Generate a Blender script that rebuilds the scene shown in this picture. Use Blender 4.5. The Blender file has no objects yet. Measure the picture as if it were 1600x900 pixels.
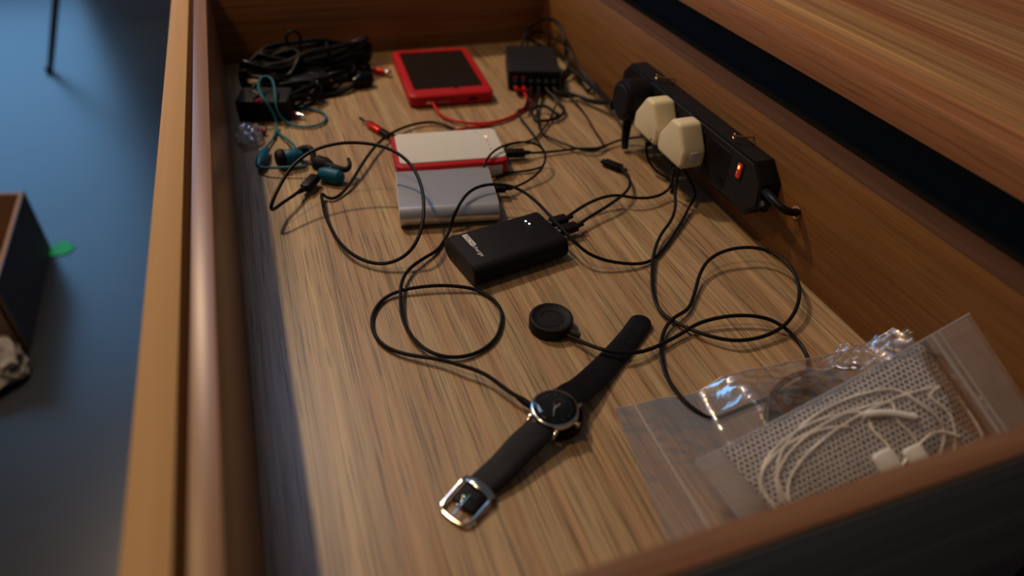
import bpy, bmesh, math, random
from mathutils import Vector, Matrix, noise
random.seed(7)
C = bpy.context.scene
col = C.collection
PI = math.pi

# ------------------------------------------------------------------ camera
cd = bpy.data.cameras.new('camera'); cam = bpy.data.objects.new('camera', cd); col.objects.link(cam)
r = Vector((0.940856, -0.33571, 0.045701)); u = Vector((0.178934, 0.606897, 0.774377)); f = Vector((0.287702, 0.720399, -0.631072))
cam.matrix_world = Matrix(((r.x, u.x, -f.x, 0), (r.y, u.y, -f.y, 0), (r.z, u.z, -f.z, .39), (0, 0, 0, 1)))
cd.sensor_width = 36; cd.lens = 23.7585
cd.clip_start = .02
cd.dof.use_dof = True; cd.dof.focus_distance = .61; cd.dof.aperture_fstop = 2.7
C.camera = cam

# ------------------------------------------------------------------ light
C.view_settings.view_transform = 'Standard'; C.view_settings.look = 'None'
C.view_settings.gamma = 1; C.view_settings.exposure = 0
w = bpy.data.worlds.new('world'); C.world = w; w.use_nodes = True
bg = w.node_tree.nodes['Background']; bg.inputs[0].default_value = (.60, .60, .66, 1); bg.inputs[1].default_value = .10

def lamp(name, loc, target, size, power, color, sy=None):
    l = bpy.data.lights.new(name, 'AREA'); l.shape = 'RECTANGLE' if sy else 'DISK'; l.size = size
    if sy: l.size_y = sy
    l.energy = power; l.color = color
    o = bpy.data.objects.new(name, l); col.objects.link(o); o.location = loc
    o.rotation_euler = (Vector(target) - Vector(loc)).to_track_quat('-Z', 'Y').to_euler()
    return o
lamp('ceiling_lamp_light', (-.53, 1.9, 1.95), (.2, .5, 0), .09, 27.5, (1, .68, .34))
lamp('second_lamp_light', (-.78, .72, 2.0), (.2, .7, 0), .16, 9.5, (1, .62, .27))
lamp('window_light', (-1.7, 4.3, 1.1), (-1.7, 0, 1.1), 1.7, 40, (.20, .50, .92), 2.8)

lamp('skylight_light', (-.45, 2.35, 2.5), (-.3, 1.5, 0), .9, 17, (.50, .63, 1), 1.2)

# ------------------------------------------------------------------ materials
def newmat(name):
    m = bpy.data.materials.new(name); m.use_nodes = True
    return m, m.node_tree.nodes, m.node_tree.links, m.node_tree.nodes['Principled BSDF']
def plain(name, c, rough=.5, metal=0, bump=0, bscale=900, emit=None, es=0, var=.12, vscale=60, coat=0, spec=.16):
    m, n, l, b = newmat(name)
    tc = n.new('ShaderNodeTexCoord')
    nz = n.new('ShaderNodeTexNoise'); nz.inputs['Scale'].default_value = vscale; nz.inputs['Detail'].default_value = 4
    l.new(tc.outputs['Object'], nz.inputs['Vector'])
    mr = n.new('ShaderNodeMapRange'); mr.inputs['To Min'].default_value = 1-var; mr.inputs['To Max'].default_value = 1+var
    l.new(nz.outputs['Fac'], mr.inputs['Value'])
    mx = n.new('ShaderNodeVectorMath'); mx.operation = 'SCALE'; mx.inputs[0].default_value = c[:3]
    l.new(mr.outputs[0], mx.inputs['Scale']); l.new(mx.outputs[0], b.inputs['Base Color'])
    b.inputs['Roughness'].default_value = rough; b.inputs['Metallic'].default_value = metal
    b.inputs['Coat Weight'].default_value = coat; b.inputs['Specular IOR Level'].default_value = spec
    if bump:
        nb = n.new('ShaderNodeTexNoise'); nb.inputs['Scale'].default_value = bscale; l.new(tc.outputs['Object'], nb.inputs['Vector'])
        bp = n.new('ShaderNodeBump'); bp.inputs['Strength'].default_value = bump; bp.inputs['Distance'].default_value = .0004
        l.new(nb.outputs['Fac'], bp.inputs['Height']); l.new(bp.outputs[0], b.inputs['Normal'])
    if emit: b.inputs['Emission Color'].default_value = (*emit, 1); b.inputs['Emission Strength'].default_value = es
    return m
def wood(name, dark, mid, light, axis='y', rough=.42, pores=.5, s=1.0, seed=0, contrast=1.0, spec=.3, hue=.6):
    m, n, l, b = newmat(name)
    tc = n.new('ShaderNodeTexCoord')
    def mapped(across, along, off=0):
        mp = n.new('ShaderNodeMapping')
        sc = [across, across, across]; sc['xyz'.index(axis)] = along
        mp.inputs['Scale'].default_value = sc; mp.inputs['Location'].default_value = (seed+off, seed*1.7+off, seed*.6)
        l.new(tc.outputs['Object'], mp.inputs['Vector']); return mp
    def noi(mp, detail, rough_=.55, dist=0):
        z = n.new('ShaderNodeTexNoise'); z.inputs['Scale'].default_value = 1; z.inputs['Detail'].default_value = detail
        z.inputs['Roughness'].default_value = rough_; z.inputs['Distortion'].default_value = dist
        l.new(mp.outputs[0], z.inputs['Vector']); return z
    a = noi(mapped(55*s, 1.6*s), 3, .6, .3)      # broad bands
    c = noi(mapped(230*s, 4*s, 3), 4, .65, .2)   # growth-ring streaks
    p = noi(mapped(680*s, 11*s, 7), 2, .5)       # pores
    hb = noi(mapped(70*s, .9*s, 13), 2, .5)      # warmer and cooler staves
    mix = n.new('ShaderNodeMath'); mix.operation = 'MULTIPLY_ADD'; mix.inputs[1].default_value = .55
    l.new(c.outputs['Fac'], mix.inputs[0])
    sc = n.new('ShaderNodeMath'); sc.operation = 'MULTIPLY'; sc.inputs[1].default_value = .45; l.new(a.outputs['Fac'], sc.inputs[0])
    l.new(sc.outputs[0], mix.inputs[2])
    cr = n.new('ShaderNodeValToRGB'); e = cr.color_ramp.elements
    h = .12/contrast
    e[0].position = .5-h; e[0].color = (*dark, 1); e[1].position = .5+h; e[1].color = (*light, 1)
    k = cr.color_ramp.elements.new(.5); k.color = (*mid, 1)
    l.new(mix.outputs[0], cr.inputs[0])
    pr = n.new('ShaderNodeMapRange'); pr.inputs['From Min'].default_value = .38; pr.inputs['From Max'].default_value = .46
    pr.inputs['To Min'].default_value = 1-pores; pr.inputs['To Max'].default_value = 1
    l.new(p.outputs['Fac'], pr.inputs['Value'])
    hr_ = n.new('ShaderNodeMapRange'); hr_.inputs['From Min'].default_value = .42; hr_.inputs['From Max'].default_value = .58; l.new(hb.outputs['Fac'], hr_.inputs['Value'])
    hm = n.new('ShaderNodeMix'); hm.data_type = 'RGBA'; hm.blend_type = 'MULTIPLY'; hm.inputs['Factor'].default_value = hue
    hc = n.new('ShaderNodeMix'); hc.data_type = 'RGBA'; l.new(hr_.outputs[0], hc.inputs['Factor']); hc.inputs['A'].default_value = (.92, .72, .62, 1); hc.inputs['B'].default_value = (1, 1, .92, 1)
    l.new(cr.outputs[0], hm.inputs['A']); l.new(hc.outputs['Result'], hm.inputs['B'])
    vm = n.new('ShaderNodeVectorMath'); vm.operation = 'SCALE'; l.new(hm.outputs['Result'], vm.inputs[0]); l.new(pr.outputs[0], vm.inputs['Scale'])
    l.new(vm.outputs[0], b.inputs['Base Color'])
    b.inputs['Roughness'].default_value = rough; b.inputs['Specular IOR Level'].default_value = spec
    bp = n.new('ShaderNodeBump'); bp.inputs['Strength'].default_value = .25; bp.inputs['Distance'].default_value = .0003
    l.new(pr.outputs[0], bp.inputs['Height']); l.new(bp.outputs[0], b.inputs['Normal'])
    return m
W_floor = wood('oak_drawer_bottom', (.27, .19, .105), (.38, .275, .155), (.47, .35, .205), 'y', .38, .45, 1.25, 1, spec=.5, hue=.6, contrast=.9)
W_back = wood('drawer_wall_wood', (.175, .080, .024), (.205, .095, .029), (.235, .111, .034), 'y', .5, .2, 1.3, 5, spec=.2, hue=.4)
W_side = wood('drawer_side_wood', (.20, .085, .034), (.27, .12, .05), (.33, .155, .065), 'x', .45, .25, .6, 9)
W_front = wood('drawer_front_wood', (.22, .125, .075), (.26, .15, .09), (.30, .17, .105), 'y', .36, .04, .5, 12, spec=.45)
W_mdf = wood('front_panel_edge', (.44, .27, .115), (.46, .285, .122), (.48, .30, .13), 'y', .7, .04, .5, 15, spec=.15, hue=.1)
W_table = wood('tabletop_wood', (.23, .115, .052), (.32, .175, .078), (.46, .29, .13), 'y', .55, .22, .38, 21, spec=.2, hue=1)
W_edge = wood('tabletop_edge_wood', (.29, .13, .055), (.32, .145, .062), (.35, .16, .07), 'y', .5, .25, .9, 25, spec=.2, hue=.4)
M_black = plain('black_plastic', (.007, .007, .008), .42, bump=.3, spec=.12)
M_blackm = plain('matt_black_rubber', (.010, .010, .012), .6, bump=.4)
M_soft = plain('soft_touch_black', (.011, .011, .013), .5, spec=.1, bump=.5, bscale=2500)
M_cable = plain('black_cable_sheath', (.007, .007, .008), .4)
M_gloss = plain('glossy_black', (.006, .006, .007), .12)
M_dark = plain('dark_recess', (.002, .002, .002), .7)
M_charger = plain('charger_black', (.013, .014, .018), .45, bump=.3)
M_red = plain('red_silicone', (.42, .012, .018), .42)
M_redc = plain('red_cable_sheath', (.50, .022, .018), .4)
M_redm = plain('red_anodised_metal', (.75, .05, .035), .28, metal=.7)
M_pink = plain('pink_port_tongue', (.45, .02, .12), .4)
M_white = plain('white_plastic', (.60, .60, .57), .38, var=.03)
M_cream = plain('cream_white_plug', (.72, .63, .42), .35, var=.03)
M_cardw = plain('white_usb_card', (.62, .62, .6), .4, var=.04)
M_silver = plain('satin_aluminium', (.62, .64, .70), .3, metal=.75, var=.04)
M_steel = plain('polished_steel', (.62, .60, .56), .16, metal=1, var=.04)
M_brass = plain('brass_screw', (.55, .36, .17), .3, metal=1)
M_screen = plain('tablet_screen_glass', (.016, .012, .011), .22)
M_leather = plain('black_leather_strap', (.006, .006, .009), .4, spec=.12, bump=.6, bscale=1800)
M_dial = plain('watch_dial', (.010, .011, .013), .3)
M_print = plain('light_grey_print', (.62, .62, .63), .5)
M_grey = plain('grey_print', (.14, .14, .15), .5)
M_hand = plain('watch_hand_grey', (.45, .46, .48), .35, metal=.4)
M_blue = plain('blue_rubber', (.006, .10, .20), .4)
M_bluec = plain('blue_cable_sheath', (.02, .135, .20), .42)
M_room = plain('dark_floor_vinyl', (.017, .020, .025), .30, var=.3, vscale=4, spec=.5)
M_cab = plain('cabinet_black', (.032, .031, .030), .8, spec=.05)
M_card = plain('brown_cardboard', (.30, .18, .10), .8)
M_cardd = plain('dark_grey_card', (.11, .125, .16), .7)
M_tissue = plain('crumpled_paper', (.30, .27, .24), .8)
M_green = plain('green_tape', (.01, .33, .08), .5)
M_wcable = plain('white_earphone_cable', (.72, .69, .62), .4, var=.05)
M_net = plain('white_foam_net', (.72, .71, .70), .6, var=.15)
M_netb = plain('dark_grey_backing', (.022, .022, .028), .6)
M_ledw = plain('white_led', (1, 1, 1), .5, emit=(.75, .9, 1), es=6)
M_ledo = plain('orange_led', (1, .7, .4), .5, emit=(1, .42, .15), es=1.2)
M_neon = plain('lit_orange_rocker', (.5, .03, .01), .3, emit=(1, .06, .008), es=.12)
M_neon2 = plain('neon_lamp_glow', (1, .3, .05), .3, emit=(1, .35, .06), es=2.2)

def film(name, haze, tint=(.93, .92, .93), rough=.16, spec=1.0):
    m = bpy.data.materials.new(name); m.use_nodes = True
    n, l = m.node_tree.nodes, m.node_tree.links; n.clear()
    out = n.new('ShaderNodeOutputMaterial')
    tr = n.new('ShaderNodeBsdfTransparent'); tr.inputs[0].default_value = (*tint, 1)
    gl = n.new('ShaderNodeBsdfGlossy'); gl.inputs['Roughness'].default_value = rough; gl.inputs[0].default_value = (1, 1, 1, 1)
    df = n.new('ShaderNodeBsdfDiffuse'); df.inputs[0].default_value = (.62, .60, .62, 1)
    fr = n.new('ShaderNodeFresnel'); fr.inputs[0].default_value = 1.5
    tc = n.new('ShaderNodeTexCoord')
    nz = n.new('ShaderNodeTexNoise'); nz.inputs['Scale'].default_value = 38; nz.inputs['Detail'].default_value = 5; nz.inputs['Distortion'].default_value = 1.2
    l.new(tc.outputs['Object'], nz.inputs['Vector'])
    bp = n.new('ShaderNodeBump'); bp.inputs['Strength'].default_value = .35; bp.inputs['Distance'].default_value = .0015
    l.new(nz.outputs['Fac'], bp.inputs['Height'])
    for s_ in (gl, fr): l.new(bp.outputs[0], s_.inputs['Normal'])
    m1 = n.new('ShaderNodeMixShader'); m1.inputs[0].default_value = haze
    l.new(tr.outputs[0], m1.inputs[1]); l.new(df.outputs[0], m1.inputs[2])
    m2 = n.new('ShaderNodeMixShader'); k = n.new('ShaderNodeMath'); k.operation = 'MULTIPLY'; k.inputs[1].default_value = spec
    l.new(fr.outputs[0], k.inputs[0]); l.new(k.outputs[0], m2.inputs[0]); l.new(m1.outputs[0], m2.inputs[1]); l.new(gl.outputs[0], m2.inputs[2])
    l.new(m2.outputs[0], out.inputs['Surface'])
    return m
M_film = film('clear_bag_film', .17, spec=.6)
M_film2 = film('thin_hazy_bag_film', .10, spec=.45)
M_zip = film('zip_seal_film', .45, rough=.3)
M_lens = film('watch_crystal', 0.0, (.97, .97, .97), .03)

# ------------------------------------------------------------------ mesh helpers (millimetres in, metres out)
MM = .001
def box_bm(cx, cy, cz, sx, sy, sz, bev=0, seg=2, bm=None, M=None):
    b = bmesh.new(); bmesh.ops.create_cube(b, size=1)
    for v in b.verts: v.co = Vector((cx+v.co.x*sx, cy+v.co.y*sy, cz+v.co.z*sz))*MM
    if bev: bmesh.ops.bevel(b, geom=b.edges[:], offset=bev*MM, segments=seg, affect='EDGES', profile=.5)
    if M: b.transform(M)
    if bm is None: return b
    me = bpy.data.meshes.new('t'); b.to_mesh(me); bm.from_mesh(me); bpy.data.meshes.remove(me); b.free(); return bm
def join(bm, b):
    me = bpy.data.meshes.new('t'); b.to_mesh(me); bm.from_mesh(me); bpy.data.meshes.remove(me); b.free(); return bm
def prism(poly, h0, h1, bev=0, seg=2, plane='xy', hole=None):
    """extrude a polygon; plane gives the axes of its two coordinates"""
    def P(a, b_, h):
        if plane == 'xy': return Vector((a, b_, h))*MM
        if plane == 'yz': return Vector((h, a, b_))*MM
        return Vector((a, h, b_))*MM
    b = bmesh.new(); n = len(poly)
    lo = [b.verts.new(P(*p, h0)) for p in poly]; hi = [b.verts.new(P(*p, h1)) for p in poly]
    b.faces.new(lo[::-1]); b.faces.new(hi)
    for i in range(n): b.faces.new((lo[i], lo[(i+1) % n], hi[(i+1) % n], hi[i]))
    bmesh.ops.recalc_face_normals(b, faces=b.faces[:])
    if bev:
        ed = [e for e in b.edges if all(len(f.verts) > 4 or n == 4 for f in e.link_faces[:1]) or True]
        if bev > 0: ed = [e for e in b.edges if e.verts[0] in lo and e.verts[1] in lo or e.verts[0] in hi and e.verts[1] in hi]
        bmesh.ops.bevel(b, geom=ed, offset=abs(bev)*MM, segments=seg, affect='EDGES', profile=.5, clamp_overlap=True)
    return b
def rrect(w_, h_, r_, n=6, cx=0, cy=0):
    P = []
    for qx, qy, a0 in ((1, 1, 0), (-1, 1, 90), (-1, -1, 180), (1, -1, 270)):
        for i in range(n+1):
            a = math.radians(a0+90*i/n); P.append((cx+qx*(w_/2-r_)+r_*math.cos(a), cy+qy*(h_/2-r_)+r_*math.sin(a)))
    return P
def lathe(prof, n=48, cx=0, cy=0, cz=0):
    b = bmesh.new(); rings = []
    for (rr, z) in prof:
        if rr < 1e-6: rings.append([b.verts.new(Vector((cx, cy, cz+z))*MM)])
        else: rings.append([b.verts.new(Vector((cx+rr*math.cos(2*PI*i/n), cy+rr*math.sin(2*PI*i/n), cz+z))*MM) for i in range(n)])
    for A, B in zip(rings, rings[1:]):
        for i in range(n):
            j = (i+1) % n
            if len(A) == 1 and len(B) == 1: continue
            if len(A) == 1: b.faces.new((A[0], B[i], B[j]))
            elif len(B) == 1: b.faces.new((A[i], B[0], A[j]))
            else: b.faces.new((A[i], A[j], B[j], B[i]))
    bmesh.ops.recalc_face_normals(b, faces=b.faces[:])
    return b
def smooth_path(pts, step=3.0):
    P = [Vector(p) for p in pts]
    P = [P[0]*2-P[1]] + P + [P[-1]*2-P[-2]]
    out = []
    for i in range(1, len(P)-2):
        p0, p1, p2, p3 = P[i-1:i+3]
        k = max(2, int((p2-p1).length/step))
        for j in range(k):
            t = j/k
            out.append(.5*((2*p1)+(p2-p0)*t+(2*p0-5*p1+4*p2-p3)*t*t+(3*p1-p0-3*p2+p3)*t**3))
    out.append(P[-2]); return out
def relax(P, it=3):
    for _ in range(it):
        P = [P[0]] + [(P[i-1]+P[i]*2+P[i+1])/4 for i in range(1, len(P)-1)] + [P[-1]]
    return P
def tube(pts, r_, n=10, step=3.0, closed=False, raw=False, rx=3, bm=None):
    P = [Vector(p) for p in pts] if raw else relax(smooth_path(pts, step), rx)
    b = bm or bmesh.new(); rings = []; up = Vector((0, 0, 1)); N = None
    for i, p in enumerate(P):
        t = (P[min(i+1, len(P)-1)]-P[max(i-1, 0)])
        if closed: t = P[(i+1) % len(P)]-P[i-1]
        if t.length < 1e-6: t = Vector((1, 0, 0))
        t.normalize()
        if N is None:
            N = t.cross(up) if abs(t.z) < .95 else t.cross(Vector((1, 0, 0)))
        N = (N-t*N.dot(t)).normalized(); B = t.cross(N)
        rr = r_(i/(len(P)-1)) if callable(r_) else r_
        rings.append([b.verts.new((p+(N*math.cos(2*PI*k/n)+B*math.sin(2*PI*k/n))*rr)*MM) for k in range(n)])
    m_ = len(rings)
    for i in range(m_ if closed else m_-1):
        A, B2 = rings[i], rings[(i+1) % m_]
        for k in range(n): b.faces.new((A[k], A[(k+1) % n], B2[(k+1) % n], B2[k]))
    if not closed: b.faces.new(rings[0][::-1]); b.faces.new(rings[-1])
    return b
def barrel(p0, p1, prof, n=16):
    """solid of revolution from p0 to p1; prof = [(t, radius)]"""
    p0, p1 = Vector(p0), Vector(p1); b = bmesh.new(); t = (p1-p0).normalized()
    N = t.cross(Vector((0, 0, 1))); N = N.normalized() if N.length > .05 else Vector((1, 0, 0)); B = t.cross(N)
    rings = [[b.verts.new((p0+(p1-p0)*s_+(N*math.cos(2*PI*k/n)+B*math.sin(2*PI*k/n))*rr)*MM) for k in range(n)] for s_, rr in prof]
    for A, D in zip(rings, rings[1:]):
        for k in range(n): b.faces.new((A[k], A[(k+1) % n], D[(k+1) % n], D[k]))
    b.faces.new(rings[0][::-1]); b.faces.new(rings[-1]); return b
def brick(p0, p1, w_, h_, bev=.8, ease=None):
    """bevelled block running from p0 to p1, width w_, height h_"""
    p0, p1 = Vector(p0), Vector(p1); d = p1-p0; t = d.normalized()
    N = Vector((0, 0, 1)).cross(t)
    N = N.normalized() if N.length > .05 else Vector((0, 1, 0))
    B = t.cross(N)
    M = Matrix((( t.x, N.x, B.x, (p0.x+p1.x)/2*MM), (t.y, N.y, B.y, (p0.y+p1.y)/2*MM), (t.z, N.z, B.z, (p0.z+p1.z)/2*MM), (0, 0, 0, 1)))
    return box_bm(0, 0, 0, d.length, w_, h_, bev, M=M)

def tag(o, label=None, cat=None, group=None, kind=None):
    if label: o['label'] = label
    if cat: o['category'] = cat
    if group: o['group'] = group
    if kind: o['kind'] = kind
    return o
def thing(name, label, cat, loc=(0, 0, 0), rz=0, group=None, kind=None):
    o = bpy.data.objects.new(name, None); col.objects.link(o); o.empty_display_size = .01
    o.location = Vector(loc)*MM; o.rotation_euler = (0, 0, math.radians(rz))
    return tag(o, label, cat, group, kind)
def part(name, b, mat, parent=None, world=False, label=None, flat=False, kind=None, angle=35):
    """link a bmesh as one object; world=True: its coordinates are world ones"""
    if world and parent is not None:
        M = Matrix.Identity(4); ch = []
        p = parent
        while p: ch.append(p); p = p.parent
        for p in reversed(ch): M = M @ Matrix.Translation(p.location) @ p.rotation_euler.to_matrix().to_4x4()
        b.transform(M.inverted())
    me = bpy.data.meshes.new(name); b.to_mesh(me); b.free()
    me.materials.append(mat)
    if not flat:
        for p in me.polygons: p.use_smooth = True
        try: me.set_sharp_from_angle(angle=math.radians(angle))
        except Exception: pass
    o = bpy.data.objects.new(name, me); col.objects.link(o)
    if parent is not None: o.parent = parent
    return tag(o, label, kind=kind)
def text_bm(s, size, M, depth=.12, mono=None, sx=1.0):
    cu = bpy.data.curves.new('t', 'FONT'); cu.body = s; cu.size = size; cu.extrude = depth/2
    o = bpy.data.objects.new('t', cu); col.objects.link(o)
    dg = bpy.context.evaluated_depsgraph_get(); me = bpy.data.meshes.new_from_object(o.evaluated_get(dg))
    b = bmesh.new(); b.from_mesh(me)
    for v in b.verts: v.co = Vector((v.co.x*sx, v.co.y, v.co.z))*MM
    b.transform(M); bpy.data.meshes.remove(me); bpy.data.objects.remove(o); bpy.data.curves.remove(cu)
    return b

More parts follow.
